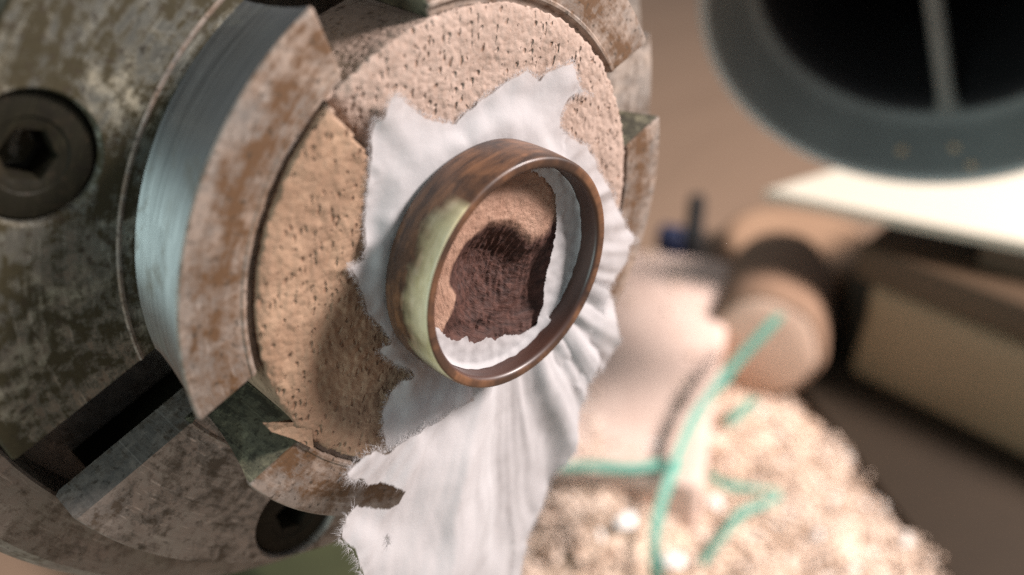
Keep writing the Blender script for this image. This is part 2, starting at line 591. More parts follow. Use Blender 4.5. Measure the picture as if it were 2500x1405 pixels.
nr, na = 96, 420
V, F, tone = [], [], []
rs = [8.6 + (22.15 - 8.6) * (i / (nr - 1)) for i in range(nr)]
for i, r in enumerate(rs):
    for j in range(na):
        a = 2 * math.pi * j / na
        edge = max(0, (r - 20.5) / 1.65)
        rr = r + edge * (.22 * noise.noise(Vector((math.cos(a) * 22, math.sin(a) * 22, 1))) + .25 * noise.noise(Vector((math.cos(a) * 50, math.sin(a) * 50, 4))))
        x, y = rr * math.cos(a), rr * math.sin(a)
        z = face_z(x, y) - edge ** 3 * (.18 + .25 * abs(noise.noise(Vector((x * 2, y * 2, 9)))))
        V.append((x, y, z))
        ad = math.degrees(a) % 360
        d = math.radians(ad - 147.5) * r
        tone.append(max(0, min(1, .5 + d / 1.0)) if ad < 262 else max(0, 1 - (ad - 262) / 18))
for i in range(nr - 1):
    for j in range(na):
        k = (j + 1) % na
        F.append((i * na + j, i * na + k, (i + 1) * na + k, (i + 1) * na + j))
b0 = (nr - 1) * na
prev = b0
for zz, rr_ in ((-.35, 21.98), (-4, 21.85), (-10, 21.85)):
    s0 = len(V)
    for j in range(na):
        a = 2 * math.pi * j / na
        q = rr_ + .10 * noise.noise(Vector((math.cos(a) * 40, math.sin(a) * 40, zz)))
        V.append((q * math.cos(a), q * math.sin(a), zz)); tone.append(tone[b0 + j])
    for j in range(na):
        k = (j + 1) % na
        F.append((prev + j, prev + k, s0 + k, s0 + j))
    prev = s0
disc = mesh_obj('disc', V, F, M_wood, blank)
at = disc.data.attributes.new('tone', 'FLOAT', 'POINT')
at.data.foreach_set('value', tone)
# torn sliver of wood hanging in the open gap
V = [(-14.2, -15.6, .5), (-16.9, -15.5, .2), (-18.6, -15.4, -.3), (-17.6, -16.4, -.2), (-15.6, -17.2, .3), (-13.2, -18.6, .5), (-14.4, -15.8, -.6), (-18.0, -15.8, -.7), (-15.4, -17.3, -.6), (-13.2, -18.5, -.5)]
F = [(0, 1, 3, 4), (1, 2, 3), (0, 4, 5), (2, 7, 3), (3, 7, 8, 4), (4, 8, 9, 5), (0, 6, 7, 1), (1, 7, 2)]
sl = mesh_obj('splinter', V, F, M_wood, blank, smooth=False)
fix_normals(sl)
a2 = sl.data.attributes.new('tone', 'FLOAT', 'POINT'); a2.data.foreach_set('value', [1.0] * len(V))

# spigot: side + hollowed end
DARK = [(-6.5, -.6), (-6.35, .7), (-5.7, 2.1), (-4.6, 3.2), (-3.2, 3.9), (-1.4, 4.1), (.4, 3.7), (1.9, 2.9), (3.1, 2.4), (4.5, 2.8), (5.6, 4.4), (9.6, 5), (9.6, -3), (7, -7.0), (3, -9.2), (-1, -9.5), (-6.6, -7.4), (-5.6, -5.4), (-4.8, -3.8), (-4.7, -2.7), (-5.6, -1.8)]


def in_poly(x, y, P):
    c = False
    j = len(P) - 1
    for i in range(len(P)):
        xi, yi = P[i][0], P[i][1]; xj, yj = P[j][0], P[j][1]
        if (yi > y) != (yj > y) and x < (xj - xi) * (y - yi) / (yj - yi) + xi: c = not c
        j = i
    return c


def dist_poly(x, y, P):
    b = 1e9
    for i in range(len(P)):
        ax, ay = P[i - 1][0], P[i - 1][1]; bx, by = P[i][0], P[i][1]
        dx, dy = bx - ax, by - ay
        t = max(0, min(1, ((x - ax) * dx + (y - ay) * dy) / (dx * dx + dy * dy + 1e-12)))
        b = min(b, math.hypot(x - ax - t * dx, y - ay - t * dy))
    return b


SPR, SPZ = 9.45, 5.15
V, F, stain = [], [], []  # stain: wood stain plus the hollow's painted shade
nr, na = 80, 200
for i in range(nr):
    r = SPR * (i / (nr - 1)) + .001
    for j in range(na):
        a = 2 * math.pi * j / na
        x, y = r * math.cos(a), r * math.sin(a)
        wx = x + .25 * noise.noise(Vector((x * .9, y * .9, 2))); wy = y + .25 * noise.noise(Vector((x * .9, y * .9, 8)))
        d = dist_poly(wx, wy, DARK)
        ins = in_poly(wx, wy, DARK)
        sd = d if ins else -d
        z = SPZ + .10 * noise.noise(Vector((x * .8, y * .8, 0))) + .07 * noise.noise(Vector((x * 2.4, y * 2.4, 5)))
        # hollow: a scooped bowl, steep on its left lip, running out torn and flat lower down
        q = max(0, min(1, (sd + .6) / 4.2)); q = q * q * (3 - 2 * q)
        z -= 1.15 * q
        z -= 1.1 * max(0, 1 - ((x + 1.2) ** 2 + (y + .6) ** 2) / 26.0) * .75
        if ins: z -= .22 * noise.noise(Vector((x * 3.2, y * .7, 3))) * min(1, d)
        z -= .3 * max(0, (y - 3) / 6)
        if i == nr - 1: z -= .2
        V.append((x, y, z))
        stain.append(max(0, min(1, .5 + sd / (2.6 if y > .8 and x > -4.2 else .8))))  # dark wood stain plus the hollow's shade, blended into the colour
for i in range(nr - 1):
    for j in range(na):
        k = (j + 1) % na
        F.append((i * na + j, i * na + k, (i + 1) * na + k, (i + 1) * na + j))
F.append(tuple(reversed(range(na))))
b0 = (nr - 1) * na
s0 = len(V)
for j in range(na):
    a = 2 * math.pi * j / na
    V.append((SPR * math.cos(a), SPR * math.sin(a), -1)); stain.append(0)
for j in range(na):
    k = (j + 1) % na
    F.append((b0 + j, b0 + k, s0 + k, s0 + j))
sp = mesh_obj('spigot', V, F, M_spig, blank)
sp.data.attributes.new('stain', 'FLOAT', 'POINT').data.foreach_set('value', stain)
sharp(sp, 50)

# ------------------------------------------------------------------ the ring
RI, RO, Z0, Z1 = 9.88, 11.0, 1.95, 7.62
ZC = (Z0 + Z1) / 2
prof = [(RI + .12, Z0), (RO - .3, Z0), (RO - .15, Z0 + .1)]
for q in range(13):
    t = -1 + 2 * q / 12
    prof.append((RO + .10 - .13 * t * t, ZC + t * ((Z1 - Z0) / 2 - .30)))
prof += [(RO - .08, Z1 - .12), (RO - .2, Z1 - .02), (RO - .34, Z1), (RO - .74, Z1 - .01), (RO - .92, Z1 - .08), (RI + .04, Z1 - .24), (RI, Z1 - .5), (RI, Z0 + .5), (RI + .02, Z0 + .15)]
V, F = lathe(prof, 220)
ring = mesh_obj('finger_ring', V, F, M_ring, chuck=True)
fix_normals(ring)
tag(ring, 'glossy brown wooden finger ring pushed over tissue onto the spigot', 'ring')

# ------------------------------------------------------------------ the tissue
tissue = empty('torn_tissue_paper', mat=MC)
tag(tissue, 'torn white tissue paper wrapped under the brown ring and hanging down', 'tissue')
BACK = [(-13.33, 2.25, 1.0), (-13.74, 4.36, 1.0), (-14.36, 7.78, 1.0), (-14.59, 10.11, 1.0), (-14.63, 11.36, 1.0), (-14.01, 11.72, 1.3), (-13.95, 13.19, 1.3), (-13.67, 13.69, 1.4), (-12.42, 13.58, 1.3), (-11.36, 12.99, 1.0), (-9.71, 12.15, 0.9), (-7.55, 11.82, 0.9), (-5.67, 11.7, 0.8), (-4.84, 12.58, 0.8), (-2.92, 14.27, 0.8), (-0.63, 15.82, 0.8), (1.05, 17.04, 0.8), (2.26, 16.73, 0.8), (3.42, 16.32, 0.8), (3.94, 17.15, 0.9), (5.67, 17.88, 1.0), (7.21, 18.43, 1.0), (8.36, 17.13, 1.0), (9.38, 16.15, 0.9), (11.03, 15.51, 0.9), (8.96, 15.23, 0.8), (8.12, 14.33, 0.8), (7.96, 12.93, 0.8), (8.13, 12.1, 0.9), (10.06, 11.32, 1.0), (12.38, 10.71, 1.3), (13.8, 9.31, 1.6), (15.62, 7.44, 2.0), (18.07, 5.51, 2.4), (19.91, 3.09, 2.8), (22.57, 1.2, 3.2), (21.03, 0.68, 3.2), (21.78, -1.22, 3.2), (20.8, -3.06, 3.2), (20.61, -4.72, 3.2), (22.44, -5.81, 3.2), (22.95, -8.55, 3.2), (24.56, -10.72, 3.2), (24.33, -13.24, 3.2), (24.23, -14.98, 3.3), (22.5, -13.47, 3.3), (21.99, -14.67, 3.3), (20.68, -16.83, 3.2), (17.56, -15.06, 2.8), (8.78, -12.71, 2.2), (6.09, -15.41, 1.6), (2.74, -17.22, 1.5), (-1.52, -19.4, 1.5), (-5.48, -19.94, 1.5), (-6.55, -17.77, 1.5), (-6.95, -15.57, 1.5), (-7.02, -13.62, 1.6), (-6.15, -12.35, 1.9), (-4.91, -11.83, 2.2), (-6.05, -10.98, 2.2), (-8.22, -10.02, 1.9), (-9.49, -9.09, 1.6), (-9.2, -8.36, 1.8), (-8.54, -7.95, 2.0), (-9.14, -7.14, 1.9), (-10.6, -6.2, 1.7), (-12.02, -4.75, 1.5), (-13.21, -2.33, 1.3), (-14.62, -0.66, 1.5), (-13.93, -0.48, 1.3), (-12.81, -0.42, 1.1)]
FAN = [(2.14, -14.47, 3.6), (-3.08, -15.58, 4.4), (-6.83, -16.47, 5.0), (-9.2, -17.13, 5.2), (-10.56, -16.32, 5.2), (-11.79, -16.53, 5.4), (-12.62, -17.11, 5.4), (-13.74, -18.16, 5.6), (-12.53, -19.28, 5.4), (-11.36, -19.42, 5.2), (-10.3, -20.45, 5.2), (-9.5, -20.85, 5.1), (-7.74, -21.05, 5.0), (-5.43, -22.35, 5.0), (-5.93, -23.24, 5.0), (-7.98, -23.18, 5.1), (-9.63, -22.61, 5.2), (-10.9, -22.1, 5.2), (-12.04, -22.7, 5.4), (-12.46, -23.81, 5.6), (-12.55, -25.13, 5.8), (-10.96, -26.45, 5.8), (-10.35, -28.03, 6.0), (-8.94, -30.13, 6.2), (-7.85, -32.17, 6.4), (1.1, -35.88, 6.6), (11.86, -40.1, 5.6), (18.66, -41.18, 5.0), (18.48, -37.31, 4.8), (18.3, -34.06, 4.6), (19.72, -30.8, 4.3), (20.1, -26.75, 4.0), (21.52, -23.96, 3.8), (21.1, -19.79, 3.6), (21.41, -16.23, 3.6), (21.73, -12.73, 3.6), (20.56, -8.73, 3.4), (19.67, -4.03, 3.0)]
FAN += [(10.9 * math.cos(R(a)), 10.9 * math.sin(R(a)), 2.3) for a in (-5, -15, -30, -45, -60, -75, -88)]
HOLES = [[(-6.51, -27.47), (-6.64, -26.63), (-6.37, -26.35), (-6.21, -27.29)]]


def torn(P, seed, amp=.12, step=.22, smooth_from=None):
    out = []
    n = len(P)
    for i in range(n):
        a, b = P[i], P[(i + 1) % n]
        L = math.hypot(b[0] - a[0], b[1] - a[1])
        m = max(1, int(L / step))
        nx, ny = (b[1] - a[1]) / (L + 1e-9), -(b[0] - a[0]) / (L + 1e-9)
        quiet = smooth_from is not None and i >= smooth_from
        for k in range(m):
            t = k / m
            x, y = a[0] + (b[0] - a[0]) * t, a[1] + (b[1] - a[1]) * t
            w = 0 if quiet else amp * (noise.noise(Vector((x * 1.3, y * 1.3, seed))) * 1.2 + noise.noise(Vector((x * 4.5, y * 4.5, seed + 3))) * .9)
            out.append((x + nx * w, y + ny * w))
    return out


def idw(ctrl):
    def f(x, y):
        s = w = 0
        for cx, cy, cz in ctrl:
            d = (x - cx) ** 2 + (y - cy) ** 2 + .05
            q = 1 / (d * d)
            s += q * cz; w += q
        return s / w
    return f


def sheet(name, outline, holes, zf, coarse, step=.32):
    pts = [Vector(p) for p in outline]
    faces = [list(range(len(outline)))]
    polys = [outline]
    edges = [(i, (i + 1) % len(outline)) for i in range(len(outline))]
    for h in holes:
        b = len(pts)
        pts += [Vector(p) for p in h]
        edges += [(b + i, b + (i + 1) % len(h)) for i in range(len(h))]
    xs = [p[0] for p in outline]; ys = [p[1] for p in outline]
    y = min(ys); row = 0
    while y < max(ys):
        x = min(xs) + (step / 2 if row % 2 else 0)
        # crossings for the row
        while x < max(xs):
            px, py = x + random.uniform(-.06, .06), y + random.uniform(-.06, .06)
            if in_poly(px, py, outline) and not any(in_poly(px, py, h) for h in holes):
                pts.append(Vector((px, py)))
            x += step
        y += step * .87; row += 1
    vo, eo, fo, *_ = delaunay_2d_cdt(pts, edges, [], 0, 1e-5, False)
    V = [(v.x, v.y, zf(v.x, v.y)) for v in vo]
    F = []
    for f in fo:
        cx = sum(vo[i].x for i in f) / 3; cy = sum(vo[i].y for i in f) / 3
        if in_poly(cx, cy, outline) and not any(in_poly(cx, cy, h) for h in holes): F.append(tuple(f))
    used = sorted({i for f in F for i in f}); mp = {u: i for i, u in enumerate(used)}
    o = mesh_obj(name, [V[i] for i in used], [tuple(mp[i] for i in f) for f in F], M_tis, tissue)
    ed = []
    for i in used:
        x, y, z = V[i]
        ed.append(1.5 if math.hypot(x, y) < 11.5 else min(1.5, .12 + dist_poly(x, y, coarse) / .65))
    o.data.attributes.new('edge', 'FLOAT', 'POINT').data.foreach_set('value', ed)
    return o


ringpts = [(10.6 * math.cos(R(a)), 10.6 * math.sin(R(a)), 1.65) for a in range(0, 360, 15)]
bz = idw(BACK + ringpts)


def back_z(x, y):
    z = bz(x, y)
    r = math.hypot(x, y); th = math.atan2(y, x)
    w = max(0, min(1, (r - 10.5) / 3))
    z += .14 * noise.noise(Vector((x * .45, y * .45, 0))) + .035 * noise.noise(Vector((x * 1.4, y * 1.4, 4)))
    z += w * .22 * noise.noise(Vector((math.cos(th) * 7, math.sin(th) * 7, r * .06)))
    if x > 9: z += w * .9 * noise.noise(Vector((th * 6.5, r * .07, 6))) + w * .25 * noise.noise(Vector((th * 17, r * .1, 2)))
    fz = face_z(x, y) + .18 if r < 22.3 else .4
    return max(z, fz)


circ = [(9.75 * math.cos(2 * math.pi * i / 120), 9.75 * math.sin(2 * math.pi * i / 120)) for i in range(120)]
BO = torn(BACK, 2.0)
back = sheet('flat_sheet', BO, [circ], back_z, BACK)
fz_ = idw(FAN)


def fan_z(x, y):
    z = fz_(x, y)
    dx, dy = x - 5, y + 2
    r = math.hypot(dx, dy)
    th = math.atan2(dx, -dy)        # 0 = straight down, + to the right
    w = max(0, min(1, (math.hypot(x, y) - 11.2) / 9))
    # pleats running out from under the ring
    wob = .25 * noise.noise(Vector((x * .12, y * .12, 1)))
    t = th + wob * .35
    z += w * 1.15 * math.exp(-((t + .10) / .13) ** 2)
    z -= w * 1.25 * (1 / (1 + math.exp(-(t - .08) / .05))) * (1 - 1 / (1 + math.exp(-(t - .52) / .06)))
    z += w * 1.1 * noise.noise(Vector((t * 7, r * .04, 4))) * (1 if t > .3 else .5) + w * .2 * noise.noise(Vector((t * 19, r * .05, 8)))
    z += w * (.35 * noise.noise(Vector((x * .3, y * .12, 2))) + .06 * noise.noise(Vector((x * 1.2, y * .6, 5))))
    return max(z, 1.9 + .02 * x)


FO = torn(FAN, 9.0, .2, .22, len(FAN) - 8)
HO = [torn(h, 4.0, .12, .15) for h in HOLES]
fan = sheet('hanging_fold', FO, HO, fan_z, FAN)

# torn scraps inside the ring, lying on the spigot's edge and up the ring wall
RIN = [(97, 9.5), (89, 9.0), (75, 8.6), (60, 8.2), (45, 7.3), (30, 6.7), (20, 6.4), (3, 6.1), (-10, 6.25), (-22, 6.9), (-32, 8.2), (-44, 9.2), (-55, 8.6), (-70, 7.4), (-80, 7.4), (-90, 6.9), (-100, 7.6), (-112, 7.1), (-120, 8.0), (-132, 8.2), (-142, 8.5), (-150, 8.9), (-160, 9.5)]


def rin(a):
    for (a0, r0), (a1, r1) in zip(RIN, RIN[1:]):
        if a0 >= a >= a1:
            t = (a0 - a) / (a0 - a1)
            return r0 + (r1 - r0) * t
    return 9.5


V, F = [], []
na, ns = 420, 14
for i in range(na + 1):
    a = 97 - 257 * i / na
    ra = R(a)
    r0 = rin(a) + .22 * noise.noise(Vector((a * .22, 0, 3))) + .14 * noise.noise(Vector((a * .7, 4, 3)))
    ztop = 5.42 + .12 * math.sin(ra * 1.5 + 1) + .18 * noise.noise(Vector((a * .15, 9, 0))) if a > -35 else 5.85 + .25 * noise.noise(Vector((a * .12, 2, 0)))
    for s in range(ns + 1):
        t = s / ns
        if t < .7:
            r = r0 + (9.5 - r0) * t / .7
            z = SPZ + .14 + .08 * (t / .7) ** 2
        else:
            q = (t - .7) / .3
            r = 9.5 + .33 * math.sin(q * math.pi / 2)
            z = SPZ + .22 + (ztop - SPZ - .22) * q
        z += .10 * noise.noise(Vector((r * math.cos(ra) * 1.1, r * math.sin(ra) * 1.1, 6)))
        V.append((r * math.cos(ra), r * math.sin(ra), z))
for i in range(na):
    for s in range(ns):
        F.append((i * (ns + 1) + s, i * (ns + 1) + s + 1, (i + 1) * (ns + 1) + s + 1, (i + 1) * (ns + 1) + s))
isc = mesh_obj('inner_scrap', V, F, M_tis, tissue)
isc.data.attributes.new('edge', 'FLOAT', 'POINT').data.foreach_set('value', [1.5] * len(V))

# loose fibres along the torn edges
V, F = [], []


def fibres(outline, zf, n, rng, lmax):
    m = len(outline)
    for _ in range(n):
        i = random.randrange(m)
        if not rng(i / m, outline[i]): continue
        x, y = outline[i]; x2, y2 = outline[(i + 1) % m]
        L = math.hypot(x2 - x, y2 - y) + 1e-9
        nx, ny = (y2 - y) / L, -(x2 - x) / L
        if in_poly(x + nx * .12, y + ny * .12, outline): nx, ny = -nx, -ny
        ang = math.atan2(ny, nx) + random.gauss(0, .65)
        ln = random.uniform(.15, 1) ** 1.8 * lmax
        z = zf(x, y)
        w = random.uniform(.008, .022)
        p = Vector((x - nx * .15, y - ny * .15, z)); d = Vector((math.cos(ang), math.sin(ang), random.uniform(-.5, .5)))
        b = Vector((random.uniform(-.5, .5), random.uniform(-.5, .5) - .15, 0))
        sd = Vector((-d.y, d.x, 0)) * w
        s0 = len(V); N = 4
        for k in range(N + 1):
            t = k / N
            c = p + d * (ln * t) + b * (ln * t * t * .6)
            V.append(c - sd * (1 - t * .8)); V.append(c + sd * (1 - t * .8))
        for k in range(N): F.append((s0 + 2 * k, s0 + 2 * k + 1, s0 + 2 * k + 3, s0 + 2 * k + 2))


fibres(BO, back_z, 7000, lambda t, p: True, .55)
fibres(FO, fan_z, 5500, lambda t, p: math.hypot(*p) > 12 and (p[0] < 0 or p[0] > 17) and not (p[0] > -11.2 and -23.6 < p[1] < -20), 1.0)
for h in HO: fibres(h, fan_z, 260, lambda t, p: True, .9)
fb = mesh_obj('torn_fibres', V, F, M_tis, tissue)
fb.data.attributes.new('edge', 'FLOAT', 'POINT').data.foreach_set('value', [1.5] * len(V))
tag(fb, kind='stuff')

# ------------------------------------------------------------------ dust hood behind
M_hood = mat_plain('grey_green_plastic', (.15, .165, .16), .5, 0, .3, 60)
M_rim = mat_plain('pale_grey_plastic_edge', (.50, .54, .53), .45, 0, .1, 90)
M_black = mat_plain('black_plastic', (.012, .012, .013), .6, 0, .2)
hn = Vector((.371, -.849, -.377)).normalized()
hx = Vector((0, 0, 1)).cross(hn).normalized()
hy = hn.cross(hx)
HS = .90        # hood size factor
HM = Matrix.Translation(Vector((-32.6, 163.5, -22.0)) * MM) @ Matrix((hx, hy, hn)).transposed().to_4x4()
hood = empty('dust_hood', mat=HM)
tag(hood, 'round grey plastic dust extraction hood with dark opening and centre bar', 'dust hood')
prof = [(55.3, -4.0), (55.3, -.8), (54.0, -.2), (52.8, -.8), (52.0, -2.2), (47.6, -14.0), (46.4, -16.2), (45.2, -17.0), (44.2, -18.2), (43.4, -24), (42.5, -150), (44.5, -150), (45.5, -26), (49, -17), (54, -6)]
V, F = lathe(prof, 160)
h = mesh_obj('hood_shell', [Vector(v) * HS for v in V], F, M_hood, hood); fix_normals(h); sharp(h, 40)
V, F = lathe([(55.6, -3.6), (55.7, -.6), (55.3, .3), (54.6, .5), (54.0, .2), (53.6, -.4), (53.6, -1.4), (54.2, -2.0)], 160)
q = mesh_obj('rim', [Vector(v) * HS for v in V], F, M_rim, hood); fix_normals(q)
V, F = lathe([(44.4, -18.0), (43.6, -18.6), (42.8, -24), (41.9, -119), (42.4, -119), (43.3, -24), (44.0, -19)], 120)
q = mesh_obj('black_duct_lining', [Vector(v) * HS for v in V], F, M_black, hood); fix_normals(q)
V, F = lathe([(0, -120), (42.6, -120), (42.6, -121), (0, -121)], 64, closed=False)
mesh_obj('dark_duct_end', [Vector(v) * HS for v in V], F, M_black, hood)
# centre bar with flared feet
V, F = [], []
nb, nseg = 28, 10
BR = R(16)
for i in range(nb + 1):
    y = -44.6 + 89.2 * i / nb
    e = (44.6 - abs(y))
    w = 2.5 + 2.2 * math.exp(-e / 2.2)
    for j in range(nseg):
        a = 2 * math.pi * j / nseg
        bx_, by_ = w * math.cos(a), y
        V.append((bx_ * math.cos(BR) - by_ * math.sin(BR), bx_ * math.sin(BR) + by_ * math.cos(BR), -19 + 2.2 * math.sin(a)))
for i in range(nb):
    for j in range(nseg):
        k = (j + 1) % nseg
        F.append((i * nseg + j, i * nseg + k, (i + 1) * nseg + k, (i + 1) * nseg + j))
b = mesh_obj('centre_bar', [Vector(v) * HS for v in V], F, M_hood, hood); fix_normals(b)
M_chipm = mat_plain('wood_speck', (.5, .36, .22), .8, 0, .3, 900)
for i, (px, py) in enumerate(((-11.5, -48.5), (2.5, -49.3), (7.2, -51.0))):
    px, py = px * math.cos(BR) - py * math.sin(BR), px * math.sin(BR) + py * math.cos(BR)
    rr = math.hypot(px, py); zz = -2.2 - (52 - rr) * (11.8 / 4.4)
    bm = bmesh.new()
    bmesh.ops.create_icosphere(bm, subdivisions=2, radius=1.0 * MM)
    for v in bm.verts:
        v.co = Vector((v.co.x * 1.2, v.co.y, v.co.z * .5)) + Vector(noise.noise_vector(v.co * 900 + Vector((i * 7, 0, 0)))) * .3 * MM
    me = bpy.data.meshes.new('wood_speck'); bm.to_mesh(me); bm.free(); me.materials.append(M_chipm)
    o = bpy.data.objects.new('wood_speck', me); COL.objects.link(o)
    o.matrix_world = HM @ Matrix.Translation(Vector((px, py, zz + .6)) * HS * MM) @ Matrix.Rotation(R(-70), 4, 'X')
    tag(o, ('leftmost tan wood speck stuck to the grey hood', 'middle tan wood speck stuck to the grey hood', 'rightmost tan wood speck stuck to the grey hood')[i], 'wood speck', 'wood specks on the hood')

# ------------------------------------------------------------------ timber and clutter on the bench
M_cream = mat_plain('cream_melamine', (.52, .485, .40), .6, 0, .06, 40)
P = [(-88, 203.6), (-16.9, 228.9), (90, 274), (60, 390), (-20, 330), (-80, 236)]
V = [(x, y, -96) for x, y in P] + [(x, y, -99) for x, y in P]
n = len(P)
F = [tuple(range(n)), tuple(reversed(range(n, 2 * n)))] + [(i, n + i, n + (i + 1) % n, (i + 1) % n) for i in range(n)]
o = mesh_obj('cream_board', V, F, M_cream, smooth=False); fix_normals(o)
tag(o, 'bright cream board lying on the shade-dark timber below the grey hood', 'board')

M_shade_wood = mat_grain('shade_dark_brown_wood', (.035, .022, .013), (.10, .062, .035), 20, (.12, 1, 1), .6)  # dark tone stands for the shadow bands between the stacked timber
M_olwood = mat_grain('olive_brown_wood', (.15, .10, .06), (.32, .225, .135), 30, (.15, 1, .6), .6)
M_brwood = mat_grain('mid_brown_wood', (.17, .095, .05), (.30, .18, .10), 24, (.2, 1, 1), .6)
o = bevel_box('timber_block', (190, 90, 36), M_olwood, (40.5, 262, -158), 0, 4.0, wob=3.0)
tag(o, 'large olive brown timber block at the right edge of the bench', 'timber')
o = bevel_box('shade_plank', (200, 80, 12), M_shade_wood, (38, 262, -121.6), 3, 1.2, wob=.8)
tag(o, 'brown plank coloured shade-dark, stacked on the olive timber block', 'plank')
o = bevel_box('shade_batten', (176, 60, 9.5), M_shade_wood, (52, 276, -109.2), 12, 1.2, wob=.5)
tag(o, 'dark batten standing in for the shadow gap beneath the cream board', 'batten')
M_shade = mat_grain('shade_dark_wood', (.010, .0065, .0035), (.042, .027, .015), 20, (.2, 1, 1), .7)  # near-black colour carries the shade around the timber
o = bevel_box('shade_board', (150, 260, 3.6), M_shade, (19, 239, -162), 59, .8)  # added dark slab in place of the shadow on the bench
tag(o, 'dark board standing in for the shadow below the olive timber block', 'board')
o = bevel_box('shade_offcut', (22, 30, 34), M_shade, (-58, 246, -162), 4, 1.2, wob=.6)  # added dark block in place of the shaded gap
tag(o, 'added dark offcut standing in for shade left of the olive timber', 'offcut')


def rounded_block(name, prof, mat, loc, n=72, wob=1.0, seed=0, rx=0, ry=0, rz=0):
    V, F = lathe(prof, n, closed=False)
    V = [(x + wob * noise.noise(Vector((x * .06, y * .06, z * .06 + seed))), y + wob * noise.noise(Vector((x * .06 + 9, y * .06, z * .06 + seed))), z) for x, y, z in V]
    o = mesh_obj(name, V, F, mat)
    fix_normals(o); sharp(o, 45)
    o.location = Vector(loc) * MM
    o.rotation_euler = (R(rx), R(ry), R(rz))
    return o


M_log = mat_grain('pale_tan_wood', (.40, .27, .20), (.62, .46, .36), 30, (1, 1, .2), .7)
M_bark = mat_grain('brown_bark', (.15, .09, .058), (.30, .19, .125), 30, (1, 1, .2), .8)
lg = empty('log_offcut', mat=Matrix.Translation(Vector((-71, 188, -141.5)) * MM) @ Vector((.46, -.886, .12)).to_track_quat('Z', 'Y').to_matrix().to_4x4())
tag(lg, 'short round log offcut with tan sawn end facing out beside the olive timber', 'log')
b = rounded_block('bark', [(18.0, -.8), (19.2, -2), (19.8, -5), (19.6, -30), (19.0, -58), (12, -60), (0, -60)], M_bark, (0, 0, 0), wob=2.2)
b.parent = lg
b = rounded_block('sawn_end', [(0, .4), (9, .3), (15.0, -.2), (17.8, -1.4), (18.8, -3.2), (18.2, -5)], M_log, (0, 0, 0), wob=2.2)
b.parent = lg
M_disc = mat_grain('brown_bark_wood', (.20, .12, .075), (.40, .26, .165), 30, (1, 1, .2), .7)
o = rounded_block('wood_slice', [(0, 0), (26, 0), (30, 3), (30.5, 10), (28, 14), (24, 15.5), (20, 14.5), (8, 15), (0, 15)], M_disc, (-108, 268, -161.5), seed=4, wob=2)
tag(o, 'brown round wood slice lying behind the log', 'wood slice')
M_pale = mat_grain('pale_pink_wood', (.36, .235, .185), (.86, .70, .61), 42, (.9, .6, 1), .75, 35)
o = bevel_box('pale_plank', (41, 122, 24), M_pale, (-92, 157, -160), 31.7, 2.5, wob=2.0)
tag(o, 'pale pink plank lying on the bench behind the hanging tissue', 'plank')
M_blue = mat_plain('blue_plastic', (.008, .014, .045), .6, 0, .2)
mk = empty('black_marker', (-130, 228, -162))
tag(mk, 'black upright marker standing behind the end of the pale plank', 'marker')
V, F = lathe([(0, 0), (3.3, 0), (3.8, .6), (3.8, 26), (3.3, 27), (3.2, 38), (2.6, 40), (0, 40)], 32, closed=False)
q = mesh_obj('barrel', V, F, M_black, mk); fix_normals(q); sharp(q)
V, F = lathe([(3.95, 22), (4.1, 22.5), (4.1, 25), (3.95, 25.5), (3.7, 25), (3.7, 22.5)], 32)
q = mesh_obj('cap_band', V, F, M_black, mk); fix_normals(q)
o = bevel_box('blue_bottle_cap', (11, 9, 17), M_blue, (-146, 236, -161.5), 30, 2.5)
tag(o, 'small blue plastic block beside the black marker', 'plastic block')

# lathe bed under the chuck, green paint
M_green = mat_plain('green_bed_paint', (.04, .045, .018), .5, 0, .5, 40)
bed = bevel_box('lathe_bed', (420, 40, 26), M_green, (-180, 33, -154), 0, 3.0)
tag(bed, 'green painted lathe bed rail below the chuck', 'lathe bed')

# ------------------------------------------------------------------ shavings
M_dust = NT('sawdust_heap')
fd = M_dust.noise(420, 5, .7)
M_dust.set('Base Color', M_dust.mix(fd, (.48, .36, .26), (.76, .62, .50)))
M_dust.set('Roughness', .95)
M_dust.bump(fd, .6, .001)


PLANK_KEEP = [(-142, 198), (-107, 220), (-43, 116), (-78, 94)]


def heap_h(x, y):
    # ellipse-ish heap, long axis along the pale plank
    if in_poly(x, y, PLANK_KEEP): return 1.0
    mound = 15 * math.exp(-((x + 61) ** 2 + (y - 96) ** 2) / 380)
    u = (x + 62) * .82 + (y - 118) * .57
    v = -(x + 62) * .57 + (y - 118) * .82
    e = (u / 84) ** 2 + (v / 78) ** 2
    lim = 1 - e
    # sharp drop toward the timber (clear strip, left to the added shade-dark board)
    s = (x + 17) * .515 + (y - 176) * .857 + 8 * noise.noise(Vector((x * .05, y * .05, 8)))
    lim = min(lim, -s / 45)
    hgt = 10 * max(-.25, min(1, lim * 1.6))
    return hgt + mound + 1.6 * noise.noise(Vector((x * .07, y * .07, 0))) + 1.1 * noise.noise(Vector((x * .22, y * .22, 3)))


